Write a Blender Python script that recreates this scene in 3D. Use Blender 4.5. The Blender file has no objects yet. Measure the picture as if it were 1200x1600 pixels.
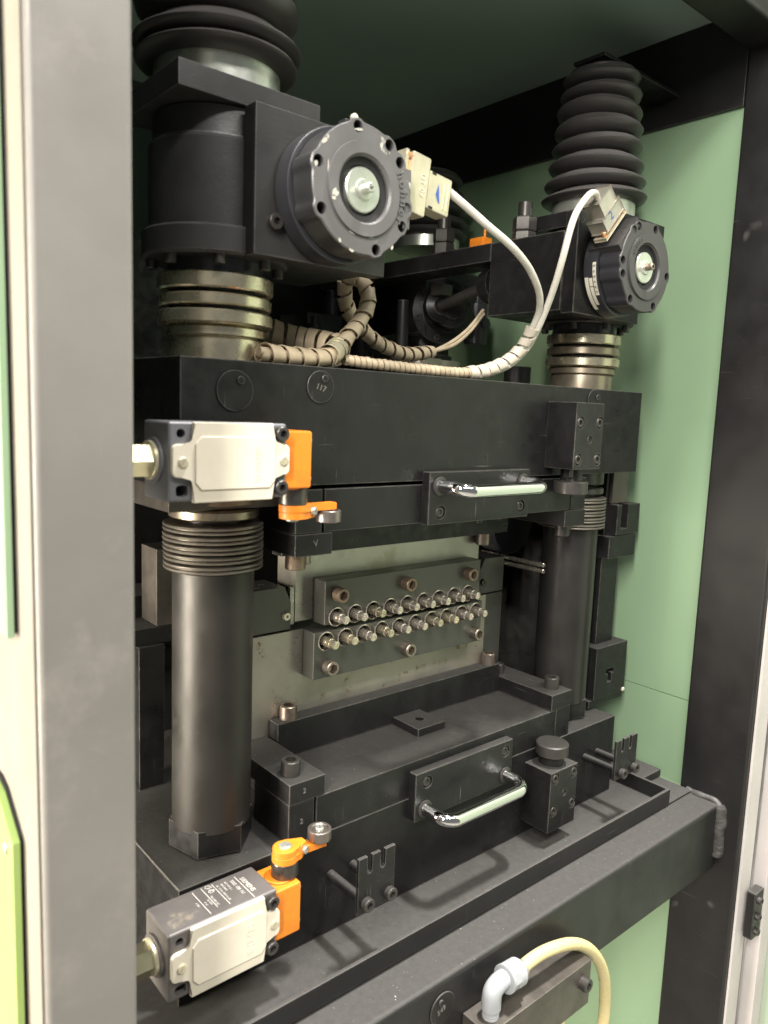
import bpy, bmesh, math, random
from math import sin, cos, pi, radians, atan2, hypot
from mathutils import Vector, Matrix, noise as mnoise
random.seed(7)
SC = bpy.context.scene
COL = SC.collection
ZO = 1300.0                      # millimetres from the origin height to the floor datum
def V(x, y, z): return Vector((x*.001, y*.001, (z+ZO)*.001))

# ------------------------------------------------------------------ camera
cam = bpy.data.cameras.new('camera'); camo = bpy.data.objects.new('camera', cam); COL.objects.link(camo)
a, b, c, f = 0.70866939, 0.13193921, -0.03794233, 1192.929
fw = Vector((sin(a)*cos(b), cos(a)*cos(b), -sin(b))); r0 = Vector((cos(a), -sin(a), 0)); d0 = fw.cross(r0)
rt = r0*cos(c)+d0*sin(c); dn = -r0*sin(c)+d0*cos(c)
M = Matrix((rt, -dn, -fw)).transposed().to_4x4(); M.translation = V(0, 0, 0)
camo.matrix_world = M
cam.sensor_fit = 'VERTICAL'; cam.sensor_height = 36; cam.lens = 36*f/1600
cam.clip_start = .01; cam.clip_end = 100
cam.dof.use_dof = True; cam.dof.focus_distance = .93; cam.dof.aperture_fstop = 7.0
SC.camera = camo
# ------------------------------------------------------------------ light
w = bpy.data.worlds.new('World'); SC.world = w; w.use_nodes = True
bg = w.node_tree.nodes['Background']; bg.inputs[0].default_value = (.97, 1, .97, 1); bg.inputs[1].default_value = .13
def area(name, loc, target, sx, sy, power, col):
    l = bpy.data.lights.new(name, 'AREA'); l.shape = 'RECTANGLE'; l.size = sx; l.size_y = sy; l.energy = power; l.color = col
    o = bpy.data.objects.new(name, l); COL.objects.link(o); o.location = V(*loc)
    o.rotation_euler = (V(*target)-V(*loc)).to_track_quat('-Z', 'Y').to_euler(); return o
area('ceiling_lamp_front', (980, 300, 1900), (760, 520, -400), .28, .10, 120, (1, .97, .93))
area('ceiling_lamp_left', (-1300, -700, 1300), (500, 650, -150), .22, 1.5, 80, (1, .96, .89))
area('ceiling_lamp_behind', (500, -1300, 2250), (600, 600, -200), 2.2, .3, 66, (1, .97, .92))
area('window_left', (-900, 860, -260), (400, 700, -300), .5, 1.0, 42, (1, .91, .76))
area('far_left_light', (-2300, 300, 300), (150, 480, 0), 1.0, 1.8, 19, (1, .94, .84))  # unseen light, set to brighten the near post's outer face
SC.view_settings.view_transform = 'Standard'; SC.view_settings.look = 'None'
SC.view_settings.exposure = 0.6; SC.view_settings.gamma = 1
SC.render.engine = 'CYCLES'
SC.cycles.max_bounces = 7

# ------------------------------------------------------------------ materials
def mat(name, col, rough=.5, metal=0, var=.12, vscale=25, bump=.03, bscale=900, dust=0, dustcol=(.40,.375,.34), spots=None, wear=None, coat=0, spec=.5, trans=0, rvar=.12, speck=0, edge=None, scratch=0):
    m = bpy.data.materials.new(name); m.use_nodes = True
    nt = m.node_tree; N = nt.nodes; L = nt.links; p = N['Principled BSDF']
    tc = N.new('ShaderNodeTexCoord')
    def noise(s, d=4, r=.6):
        n = N.new('ShaderNodeTexNoise'); n.inputs['Scale'].default_value = s; n.inputs['Detail'].default_value = d
        n.inputs['Roughness'].default_value = r; L.new(tc.outputs['Object'], n.inputs['Vector']); return n.outputs['Fac']
    def ramp(src, a, b, va=0, vb=1):
        n = N.new('ShaderNodeMapRange'); n.inputs[1].default_value = a; n.inputs[2].default_value = b
        n.inputs[3].default_value = va; n.inputs[4].default_value = vb; L.new(src, n.inputs[0]); return n.outputs[0]
    def mix(fac, A, B):
        n = N.new('ShaderNodeMix'); n.data_type = 'RGBA'
        if hasattr(fac, 'is_linked') or not isinstance(fac, float): L.new(fac, n.inputs[0])
        else: n.inputs[0].default_value = fac
        for s, v in ((n.inputs[6], A), (n.inputs[7], B)):
            if isinstance(v, tuple): s.default_value = (*v, 1)
            else: L.new(v, s)
        return n.outputs[2]
    def mul(A, B):
        n = N.new('ShaderNodeMath'); n.operation = 'MULTIPLY'
        for i, v in enumerate((A, B)):
            if isinstance(v, float): n.inputs[i].default_value = v
            else: L.new(v, n.inputs[i])
        return n.outputs[0]
    n1 = noise(vscale, 6)
    lo = tuple(x*(1-var) for x in col); hi = tuple(min(1, x*(1+var)) for x in col)
    colr = mix(ramp(n1, .3, .7), lo, hi)
    rg = ramp(noise(vscale*1.7+3, 5), .3, .7, max(.03, rough-rvar*.5), min(1, rough+rvar*.5))
    if spots:
        sc, th, scol, sstr = spots
        colr = mix(mul(ramp(noise(sc, 6, .7), th, th+.05), sstr), colr, scol)
    if wear:
        sc, th, wcol, ws = wear
        colr = mix(mul(ramp(noise(sc, 8, .75), th, th+.12), ws), colr, wcol)
    if dust:
        g = N.new('ShaderNodeNewGeometry'); s = N.new('ShaderNodeSeparateXYZ'); L.new(g.outputs['Normal'], s.inputs[0])
        up = ramp(s.outputs[2], .55, .95)
        dn_ = ramp(noise(130, 8, .8), .2, .8, .3, 1)
        colr = mix(mul(mul(up, dn_), dust), colr, dustcol)
        sp = ramp(noise(420, 2, .5), .75, .775)
        colr = mix(mul(mul(sp, up), .55), colr, (.7,.66,.6))
        rgm = N.new('ShaderNodeMix'); L.new(mul(up, .8), rgm.inputs[0]); L.new(rg, rgm.inputs[2]); rgm.inputs[3].default_value = .75
        rg = rgm.outputs[0]
    if speck:
        sp = ramp(noise(300, 2, .5), .74-.02*speck, .76)
        colr = mix(mul(sp, .5), colr, (.6,.57,.5))
    if scratch:
        for (rx_, ry_, rz_, sc_) in ((.3, .5, .9, (14, 14, 900)), (1.2, -.4, .2, (900, 20, 16))):
            mp = N.new('ShaderNodeMapping'); mp.inputs['Rotation'].default_value = (rx_, ry_, rz_); mp.inputs['Scale'].default_value = sc_
            L.new(tc.outputs['Object'], mp.inputs['Vector'])
            sn = N.new('ShaderNodeTexNoise'); sn.inputs['Scale'].default_value = 1; sn.inputs['Detail'].default_value = 2; L.new(mp.outputs[0], sn.inputs['Vector'])
            colr = mix(mul(mul(ramp(sn.outputs['Fac'], .70, .78), ramp(noise(11, 3), .52, .62)), scratch), colr, (.22,.21,.19))
    if edge:
        bv = N.new('ShaderNodeBevel'); bv.samples = 4; bv.inputs['Radius'].default_value = .0013
        g2 = N.new('ShaderNodeNewGeometry'); dp = N.new('ShaderNodeVectorMath'); dp.operation = 'DOT_PRODUCT'
        L.new(bv.outputs[0], dp.inputs[0]); L.new(g2.outputs['True Normal'], dp.inputs[1])
        em = ramp(dp.outputs['Value'], .985, .93)
        colr = mix(mul(mul(em, ramp(noise(60, 5, .7), .35, .6, .25, 1)), .75), colr, edge)
    L.new(colr, p.inputs['Base Color']); L.new(rg, p.inputs['Roughness'])
    p.inputs['Metallic'].default_value = metal
    p.inputs['Specular IOR Level'].default_value = spec
    if coat: p.inputs['Coat Weight'].default_value = coat
    if trans:
        p.inputs['Subsurface Weight'].default_value = trans; p.inputs['Subsurface Radius'].default_value = (.01,.008,.004)
    if bump:
        bn = N.new('ShaderNodeBump'); bn.inputs['Strength'].default_value = min(1, bump*6); bn.inputs['Distance'].default_value = .0002
        L.new(noise(bscale, 3), bn.inputs['Height']); L.new(bn.outputs[0], p.inputs['Normal'])
    return m
T = {}
T['black'] = mat('black_oxide_steel', (.0105,.0102,.0102), .38, 0, .2, 30, .07, 1500, dust=.10, wear=(22,.70,(.09,.085,.075),.55), edge=(.16,.15,.135), rvar=.3, scratch=.6, spec=.36)
T['black2'] = mat('black_frame_paint', (.0125,.0118,.0118), .40, 0, .2, 8, .10, 700, dust=.11, wear=(12,.68,(.07,.062,.055),.6), edge=(.13,.12,.11), rvar=.25, scratch=.5, spec=.4)
T['castblack'] = mat('grey_black_cast_paint', (.027,.026,.025), .45, 0, .15, 30, .12, 420, dust=.1, edge=(.12,.12,.12), scratch=.3)
T['sleeve'] = mat('burnished_sleeve', (.042,.039,.035), .42, .5, .2, 10, .05, 2500, spots=(16,.60,(.11,.10,.09),.4), rvar=.25)
T['sleeve2'] = mat('dark_sleeve', (.055,.052,.05), .34, .7, .2, 10, .04, 2500, rvar=.15)
T['spring'] = mat('dark_spring_steel', (.19,.17,.145), .42, .7, .2, 30, .04, 900)
T['bearing'] = mat('yellowed_bearing_steel', (.60,.54,.40), .27, .85, .2, 25, .03, 700, wear=(20,.56,(.20,.14,.08),.75), rvar=.2)
T['bearing2'] = mat('brown_bearing_steel', (.34,.29,.22), .33, .8, .2, 25, .04, 700, wear=(20,.55,(.12,.08,.05),.7))
T['rusty'] = mat('rusty_steel', (.24,.18,.13), .5, .7, .25, 40, .1, 500, wear=(50,.55,(.25,.10,.04),.7))
T['ground'] = mat('ground_steel', (.37,.35,.31), .34, .75, .2, 6, .03, 1800, spots=(7,.55,(.30,.27,.19),.5), wear=(34,.70,(.13,.06,.03),.7), rvar=.25)
T['ground2'] = mat('stained_ground_steel', (.36,.335,.285), .36, .7, .22, 7, .03, 1800, spots=(48,.59,(.16,.08,.035),.85), wear=(7,.52,(.34,.24,.14),.6), rvar=.25)
T['blocksteel'] = mat('dark_tool_steel', (.085,.085,.075), .36, .6, .15, 12, .04, 1500, wear=(12,.6,(.14,.12,.10),.5))
T['pin'] = mat('bright_pin_steel', (.62,.56,.48), .27, .85, .12, 60, .03, 900, wear=(45,.66,(.30,.20,.12),.5))
T['screw'] = mat('screw_steel', (.30,.26,.22), .38, .9, .2, 50, .05, 900, wear=(60,.5,(.20,.09,.04),.55))
T['blackscrew'] = mat('black_screw_steel', (.07,.065,.06), .38, .6, .15, 40, .05, 900)
T['chrome'] = mat('chrome', (.80,.80,.79), .07, 1, .03, 20, .0, 100, rvar=.05)
T['rubber'] = mat('bellows_rubber', (.040,.037,.036), .40, 0, .15, 15, .04, 400, dust=.18, dustcol=(.35,.32,.3))
T['encgrey'] = mat('encoder_grey_paint', (.115,.110,.110), .38, .1, .15, 18, .07, 350, wear=(40,.60,(.22,.21,.21),.6), spots=(24,.635,(.60,.58,.50),1.0))
T['encside'] = mat('encoder_side_paint', (.04,.039,.04), .33, 0, .15, 18, .07, 350, wear=(26,.68,(.55,.53,.47),.9))
T['encblack'] = mat('encoder_black_paint', (.030,.030,.034), .34, 0, .15, 18, .07, 350, wear=(30,.70,(.5,.48,.45),.8))
T['encblack2'] = mat('encoder_satin_black', (.055,.052,.052), .36, .2, .15, 18, .05, 350)
T['chip'] = mat('bare_cream_primer', (.42,.40,.34), .5)
T['silver'] = mat('machined_aluminium', (.62,.64,.57), .32, .8, .08, 60, .03, 900)
T['void'] = mat('shade_and_seal_black', (.008,.008,.008), .7, 0)  # near-black paints shade in holes and gaps; also the black seal ring
T['connector'] = mat('yellowed_zinc', (.62,.57,.42), .34, .55, .12, 50, .05, 900)
T['connector2'] = mat('nickel_shell', (.44,.41,.35), .33, .6, .15, 50, .05, 900)
T['copper'] = mat('copper_orange_shell', (.78,.42,.22), .35, .6, .15, 60)
T['cable'] = mat('white_cable_jacket', (.62,.59,.52), .45, 0, .12, 60, .04, 500, wear=(50,.62,(.42,.36,.27),.6))
T['wrap'] = mat('dirty_spiral_wrap', (.48,.39,.27), .36, 0, .25, 45, .04, 500, wear=(35,.62,(.24,.14,.07),.6))
T['wrapw'] = mat('pale_spiral_wrap', (.62,.56,.46), .40, 0, .12, 45, .04, 500, wear=(35,.64,(.40,.30,.2),.6))
T['cover'] = mat('cream_cover_paint', (.60,.545,.445), .42, 0, .06, 20, .08, 600, wear=(26,.64,(.36,.30,.22),.5), scratch=.25)
T['housing'] = mat('grey_zinc_housing', (.115,.105,.10), .45, .15, .15, 25, .08, 600, wear=(24,.555,(.34,.28,.20),.85))
T['housing2'] = mat('grey_zinc_housing_clean', (.15,.15,.16), .42, .2, .1, 25, .07, 600, wear=(22,.69,(.3,.27,.22),.5))
T['orange'] = mat('orange_plastic', (.70,.205,.016), .42, 0, .08, 40, .08, 500, spots=(70,.66,(.22,.08,.02),.85), wear=(18,.56,(.46,.13,.012),.5))
T['collar'] = mat('dark_steel_collar', (.11,.10,.09), .3, .85, .2, 40, .03, 600)
T['roller'] = mat('roller_steel', (.24,.21,.19), .35, .85, .15, 40, .05, 600)
T['gland'] = mat('zinc_yellow_gland', (.66,.62,.40), .22, .95, .1, 30, .02, 600)
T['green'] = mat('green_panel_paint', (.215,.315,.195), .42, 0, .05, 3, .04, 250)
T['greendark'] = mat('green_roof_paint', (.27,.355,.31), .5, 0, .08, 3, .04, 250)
T['greenshade'] = mat('green_darkened_as_shade', (.045,.075,.06), .55, 0, .08, 3, .04, 250)  # wall green darkened to put the rear shade into its colour
T['postlit'] = mat('post_black_paint_as_lit', (.150,.141,.128), .44, 0, .12, 5, .05, 520, wear=(9,.56,(.20,.185,.165),.6), rvar=.3, scratch=.5)  # black frame paint lifted to grey, room light put into the colour
T['postcream'] = mat('post_cream_paint', (.20,.18,.15), .5, 0, .1, 12, .06, 420, wear=(9,.58,(.26,.20,.14),.6))
T['stripcream'] = mat('pale_strip_paint', (.52,.48,.46), .5, 0, .08, 12, .06, 420)
T['doorgreen'] = mat('pale_door_paint', (.34,.41,.31), .4, 0, .05, 5, .04, 250)
T['lime'] = mat('lime_panel_paint', (.24,.34,.10), .42, 0, .05, 5, .04, 250)
T['weld'] = mat('weld_bead', (.06,.056,.054), .55, .2, .3, 60, .3, 350)
T['hose'] = mat('yellowed_hose', (.52,.44,.22), .30, 0, .1, 20, .02, 300, trans=.3)
T['fitting'] = mat('grey_plastic_fitting', (.31,.32,.33), .42, 0, .1, 40, .04, 500, wear=(50,.62,(.55,.52,.45),.5))
T['manifold'] = mat('brushed_dark_steel', (.13,.115,.10), .42, .7, .25, 30, .08, 900)
T['floor'] = mat('floor_concrete', (.20,.19,.17), .8, 0, .2, 4, .1, 200)
T['print'] = mat('white_print', (.55,.52,.48), .6)
T['ink'] = mat('black_ink', (.02,.02,.02), .6)
T['blueink'] = mat('blue_ink', (.05,.10,.35), .5)
T['paper'] = mat('label_paper', (.62,.58,.48), .5)
T['edge'] = mat('engraved_and_highlight_bright', (.22,.21,.19), .4, .5)  # bright stamped marks; also the painted highlight on the bolster edge

# ------------------------------------------------------------------ mesh builder (millimetres)
class MB:
    def __init__(s): s.bm = bmesh.new()
    def box(s, x0, x1, y0, y1, z0, z1, bev=.8, seg=2, M=None):
        r = bmesh.ops.create_cube(s.bm, size=1.0)
        vs = r['verts']
        for v in vs:
            v.co = Vector(((x0+x1)/2+v.co.x*(x1-x0), (y0+y1)/2+v.co.y*(y1-y0), (z0+z1)/2+v.co.z*(z1-z0)))
            if M is not None: v.co = M @ v.co
        if bev:
            es = list({e for v in vs for e in v.link_edges})
            bmesh.ops.bevel(s.bm, geom=es, offset=bev, segments=seg, profile=.5, affect='EDGES')
        return s
    def rings(s, rs, seg=32, M=None, cap=(True, True)):
        """rs: list of (radius or function of angle, z); lofted about +Z then transformed by M"""
        prev = None; first = None
        for R, z in rs:
            ring = []
            for i in range(seg):
                t = 2*pi*i/seg; rr = R(t) if callable(R) else R
                co = Vector((rr*cos(t), rr*sin(t), z))
                if M is not None: co = M @ co
                ring.append(s.bm.verts.new(co))
            if prev:
                for i in range(seg):
                    j = (i+1) % seg
                    s.bm.faces.new((prev[i], prev[j], ring[j], ring[i]))
            else: first = ring
            prev = ring
        if cap[0]: s.bm.faces.new(list(reversed(first)))
        if cap[1]: s.bm.faces.new(prev)
        return s
    def cyl(s, p, axis, r, h, seg=32, bev=.5, r2=None):
        r2 = r if r2 is None else r2
        s.rings([(r-bev, 0), (r, bev), (r2, h-bev), (r2-bev, h)] if bev else [(r, 0), (r2, h)], seg, frame(p, axis)); return s
    def prism(s, pts, p, u, v, n, depth, bev=.5):
        """polygon pts (a,b) in plane p + a*u + b*v extruded by depth along n"""
        p, u, v, n = Vector(p), Vector(u), Vector(v), Vector(n)
        A = [s.bm.verts.new(p+u*a_+v*b_) for a_, b_ in pts]; B = [s.bm.verts.new(x.co+n*depth) for x in A]
        k = len(A); fs = [s.bm.faces.new(A), s.bm.faces.new(list(reversed(B)))]
        for i in range(k): s.bm.faces.new((A[i], B[i], B[(i+1) % k], A[(i+1) % k]))
        if bev:
            es = list({e for f_ in fs[1:2] for e in f_.edges})
            bmesh.ops.bevel(s.bm, geom=es, offset=bev, segments=2, profile=.5, affect='EDGES')
        return s
    def tube(s, pts, r, seg=12, cap=True):
        P = [Vector(q_) for q_ in pts]; fr = frames(P); prev = None; first = None
        for i, (p, u, v) in enumerate(fr):
            rr = r(i/(len(P)-1)) if callable(r) else r
            ring = [s.bm.verts.new(p+(u*cos(2*pi*k/seg)+v*sin(2*pi*k/seg))*rr) for k in range(seg)]
            if prev:
                for k in range(seg): s.bm.faces.new((prev[k], prev[(k+1) % seg], ring[(k+1) % seg], ring[k]))
            else: first = ring
            prev = ring
        if cap: s.bm.faces.new(list(reversed(first))); s.bm.faces.new(prev)
        return s
    def text(s, txt, p, right, up, size, depth=.3, center=True):
        cu = bpy.data.curves.new('t', 'FONT'); cu.body = txt; cu.size = size; cu.extrude = depth/2; cu.resolution_u = 2
        if center: cu.align_x = 'CENTER'; cu.align_y = 'CENTER'
        o = bpy.data.objects.new('t', cu); COL.objects.link(o)
        dg = bpy.context.evaluated_depsgraph_get(); me = bpy.data.meshes.new_from_object(o.evaluated_get(dg))
        right = Vector(right).normalized(); up = Vector(up).normalized(); n = right.cross(up)
        MM = Matrix((right, up, n)).transposed().to_4x4(); MM.translation = Vector(p)
        me.transform(MM); s.bm.from_mesh(me)
        bpy.data.objects.remove(o); bpy.data.curves.remove(cu); bpy.data.meshes.remove(me); return s
    def copyin(s, other, M=None):
        me = bpy.data.meshes.new('x'); other.bm.to_mesh(me)
        if M is not None: me.transform(M)
        s.bm.from_mesh(me); bpy.data.meshes.remove(me); return s
def frame(p, axis):
    z = Vector(axis).normalized(); x = Vector((0, 0, 1)).cross(z)
    if x.length < 1e-4: x = Vector((1, 0, 0))
    x.normalize(); y = z.cross(x); m = Matrix((x, y, z)).transposed().to_4x4(); m.translation = Vector(p); return m
def frames(P):
    out = []; t0 = None
    for i, p in enumerate(P):
        t = (P[min(i+1, len(P)-1)]-P[max(i-1, 0)]).normalized()
        if t0 is None:
            u = t.cross(Vector((0, 0, 1)))
            if u.length < 1e-3: u = t.cross(Vector((1, 0, 0)))
        else: u = u-t*u.dot(t)
        u.normalize(); v = t.cross(u); out.append((p, u.copy(), v)); t0 = t
    return out
def smooth_path(pts, n=8):
    P = [Vector(p) for p in pts]; P = [P[0]*2-P[1]]+P+[P[-1]*2-P[-2]]; out = []
    for i in range(1, len(P)-2):
        for k in range(n):
            t = k/n; a_, b_, c_, d_ = P[i-1], P[i], P[i+1], P[i+2]
            out.append(.5*((2*b_)+(c_-a_)*t+(2*a_-5*b_+4*c_-d_)*t*t+(3*b_-a_-3*c_+d_)*t**3))
    out.append(P[-2]); return out
def obj_from(name, bm, m, smooth=35):
    bmesh.ops.recalc_face_normals(bm, faces=bm.faces)
    me = bpy.data.meshes.new(name); bm.to_mesh(me); bm.free()
    me.transform(Matrix.Scale(.001, 4))
    me.polygons.foreach_set('use_smooth', [True]*len(me.polygons))
    me.set_sharp_from_angle(angle=radians(smooth))
    me.materials.append(m if not isinstance(m, str) else T[m])
    return me
ORG = {}
def link(name, data, parent, org):
    o = bpy.data.objects.new(name, data); COL.objects.link(o)
    po = Vector((0, 0, 0)) if parent is None else ORG[parent.name]
    if parent is not None:
        o.parent = parent; o.location = (Vector(org)-po)*.001
    else: o.location = V(*org)
    ORG[o.name] = Vector(org); return o
def thing(name, label, cat, org, group=None):
    o = link(name, None, None, org); o.empty_display_size = .02
    o['label'] = label; o['category'] = cat
    if group: o['group'] = group
    return o
def part(name, mb, m, parent, label=None, cut=None):
    org = ORG[parent.name]
    bm = mb.bm
    bmesh.ops.translate(bm, verts=bm.verts, vec=-org)
    if cut is not None:
        cb = cut.bm; bmesh.ops.translate(cb, verts=cb.verts, vec=-org)
        bmesh.ops.recalc_face_normals(bm, faces=bm.faces); bmesh.ops.recalc_face_normals(cb, faces=cb.faces)
        m1 = bpy.data.meshes.new('a'); bm.to_mesh(m1); m2 = bpy.data.meshes.new('b'); cb.to_mesh(m2)
        o1 = bpy.data.objects.new('a', m1); o2 = bpy.data.objects.new('b', m2); COL.objects.link(o1); COL.objects.link(o2)
        md = o1.modifiers.new('c', 'BOOLEAN'); md.object = o2; md.operation = 'DIFFERENCE'; md.solver = 'EXACT'
        dg = bpy.context.evaluated_depsgraph_get(); me = bpy.data.meshes.new_from_object(o1.evaluated_get(dg))
        bm = bmesh.new(); bm.from_mesh(me)
        bpy.data.objects.remove(o1); bpy.data.objects.remove(o2); cb.free()
    o = link(name, obj_from(name, bm, m), parent, org); wn(o)
    if label: o['label'] = label
    return o
def wn(o):
    md = o.modifiers.new('weighted_normals', 'WEIGHTED_NORMAL'); md.keep_sharp = True; md.weight = 90; md.mode = 'FACE_AREA'
def solo(name, mb, m, label, cat, org, group=None):
    bmesh.ops.translate(mb.bm, verts=mb.bm.verts, vec=-Vector(org))
    o = link(name, obj_from(name, mb.bm, m), None, org); wn(o); o['label'] = label; o['category'] = cat
    if group: o['group'] = group
    return o
def struct(name, mb, m, org=(0, 0, 0)):
    bmesh.ops.translate(mb.bm, verts=mb.bm.verts, vec=-Vector(org))
    o = link(name, obj_from(name, mb.bm, m), None, org); wn(o); o['kind'] = 'structure'; return o
SCREWS = {}
def screw(pos, axis, r, h, parent, m='blackscrew', name='socket_screw', recess=None, label=None):
    key = (round(r, 1), round(h, 1), m, recess)
    if key not in SCREWS:
        mb = MB(); k = recess or .48
        hexf = lambda t: r*k/cos(((t+pi/6) % (pi/3))-pi/6)
        mb.rings([(r, 0), (r, h-.8), (r-.7, h), (hexf, h), (hexf, h*.35)], 24)
        me = obj_from(name, mb.bm, m); SCREWS[key] = me
    o = link(name, SCREWS[key], parent, pos)
    o.rotation_euler = Vector(axis).to_track_quat('Z', 'Y').to_euler()
    if label: o['label'] = label
    return o
def slotscrew(pos, axis, r, h, parent, m='bearing', rot=0.5):
    key = ('slot', r, h, m)
    if key not in SCREWS:
        mb = MB(); mb.rings([(r, 0), (r, h*.6), (r*.8, h)], 20)
        ct = MB(); ct.box(-r*1.2, r*1.2, -r*.13, r*.13, h*.45, h*1.5, 0)
        o1 = bpy.data.objects.new('a', bpy.data.meshes.new('a')); mb.bm.to_mesh(o1.data); o2 = bpy.data.objects.new('b', bpy.data.meshes.new('b')); ct.bm.to_mesh(o2.data)
        COL.objects.link(o1); COL.objects.link(o2); md = o1.modifiers.new('c', 'BOOLEAN'); md.object = o2; md.operation = 'DIFFERENCE'
        me = bpy.data.meshes.new_from_object(o1.evaluated_get(bpy.context.evaluated_depsgraph_get())); bm = bmesh.new(); bm.from_mesh(me)
        bpy.data.objects.remove(o1); bpy.data.objects.remove(o2)
        SCREWS[key] = obj_from('slotted_screw', bm, m)
    o = link('slotted_screw', SCREWS[key], parent, pos)
    q_ = Vector(axis).to_track_quat('Z', 'Y').to_matrix() @ Matrix.Rotation(rot, 3, 'Z'); o.rotation_euler = q_.to_euler(); return o
X1 = (1, 0, 0); Y1 = (0, 1, 0); Z1 = (0, 0, 1); XN = (-1, 0, 0); YN = (0, -1, 0); ZN = (0, 0, -1)

# ================================================================== SETTING
struct('floor', MB().box(-3000, 4000, -3000, 3000, -1310, -1300, 0), 'floor')
wr = struct('side_wall', MB().box(1097, 1101, 470, 1400, -424, 600, .6).box(1097, 1101, 470, 1400, -1290, -425, .6), 'green')
struct('back_wall', MB().box(100, 1100, 1400, 1404, -1290, 600, 0), 'greenshade')
struct('ceiling', MB().box(126, 1096, 470, 1399, 563, 566, 0), 'greendark')
struct('left_wall', MB().box(128, 131, 592, 1399, -110, 560, 0), 'greenshade')
# ---- frame
fr_ = thing('machine_enclosure', 'welded steel tube enclosure around the press bay, near post greyed as lit, black cross tube', 'enclosure', (600, 500, -1300))
part('post', MB().box(126, 184, 445, 543, -1300, 700, 5, 4), 'postlit', fr_, 'broad black post nearest the camera, coloured grey as if room-lit')
part('post_face', MB().box(124.6, 125.7, 449, 590, -1300, 700, .2), 'postcream', fr_, 'cream outer face of the near post')
part('post', MB().box(1091, 1150, 445, 543, -1300, 700, 4, 4), 'black2', fr_, 'black post at the right with a weld seam')
part('post_face', MB().box(1099, 1135, 441, 444.6, -1300, 700, .5), 'stripcream', fr_)
part('cross_tube', MB().box(184, 1091, 477, 545, -664, -561, 6, 4), 'black2', fr_)
part('top_tube', MB().box(184, 1091, 486, 543, 506, 620, 5, 3), 'black2', fr_)
part('side_rail', MB().box(1091, 1096.5, 543, 1399, 436, 562, .8), 'black2', fr_)
part('rear_post', MB().box(1040, 1096, 1330, 1398, -1290, 562, 3), 'black2', fr_)
def weld(pts, r, parent):
    P = smooth_path(pts, 30); mb = MB()
    fr2 = frames(P); seg = 16; prev = None
    for i, (p, u, v) in enumerate(fr2):
        ring = []
        for j in range(seg):
            d_ = u*cos(2*pi*j/seg)+v*sin(2*pi*j/seg)
            k = 1+.30*mnoise.noise((p+d_*r)*.07)+.07*mnoise.noise((p+d_*r)*.25)
            ring.append(mb.bm.verts.new(p+d_*r*k))
        if prev:
            for j in range(seg): mb.bm.faces.new((prev[j], prev[(j+1) % seg], ring[(j+1) % seg], ring[j]))
        else: mb.bm.faces.new(list(reversed(ring)))
        prev = ring
    mb.bm.faces.new(prev)
    return part('weld_seam', mb, 'weld', parent)
weld([(1090, 530, -560), (1088, 512, -560), (1089, 496, -559), (1089, 484, -560.5), (1089, 478, -565)], 5.0, fr_)
weld([(1088, 480, -563), (1087, 477, -572), (1088, 475.5, -590), (1087.5, 476, -610), (1089, 475.5, -632), (1089.5, 477, -640)], 9.5, fr_)
dk = thing('metal_tag', 'small round black tag with stamped number on the lower cross tube, beside the pipe fitting', 'tag', (510, 477, -591))
part('tag_disc', MB().cyl((510, 476.8, -591), YN, 17, 1.6), 'black2', dk)
part('rivet', MB().cyl((506, 475.2, -582), YN, 3.2, 2, 14), 'black2', dk)
part('stamped_number', MB().text('549', (508, 475.1, -592), (cos(.3), 0, sin(.3)), (-sin(.3), 0, cos(.3)), 8, .5), 'edge', dk)

# ---- outer panels
pt = part('outer_panel', MB().box(117.6, 122.2, 477, 600, -143, 700, .8), 'green', fr_, 'pale green upper outer panel')
part('gap_shade_strip', MB().box(122.3, 124.5, 480, 598, -141, 700, .2), 'void', pt)  # black strip painting the shadow gap behind the panel
pl = part('outer_panel', MB().prism([(477, -1290), (477, -274), (508, -254), (520, -251), (592, -251), (592, -1290)], (117.6, 0, 0), Y1, Z1, X1, 4.6, .6), 'lime', fr_, 'bright lime lower outer panel with chamfered corner')
part('gap_shade_strip', MB().prism([(480, -1290), (480, -272), (510, -252), (522, -249), (590, -249), (590, -1290)], (122.3, 0, 0), Y1, Z1, X1, 2.2, 0), 'void', pl)  # gap shadow behind the lower panel, painted the same way
part('fastener', MB().cyl((117.6, 492, -283), XN, 4, 1.5, 20), 'silver', pl)
dr = thing('swing_door', 'pale green open door with a black hinge at the right border of the photo', 'door', (1180, 400, -1290))
part('door_panel', MB().box(1184, 1200, -420, 432, -1290, 620, 2), 'doorgreen', dr)
part('door_frame', MB().box(1152, 1183, 424, 445, -1290, 620, 2), 'stripcream', dr)
hg = part('hinge', MB().box(1118, 1146, 424, 438, -765, -690, 2), 'black', dr)
for z in (-702, -728, -752):
    o = screw((1127, 424, z), YN, 5.5, 6, hg, 'blackscrew', 'hinge_screw')

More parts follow.
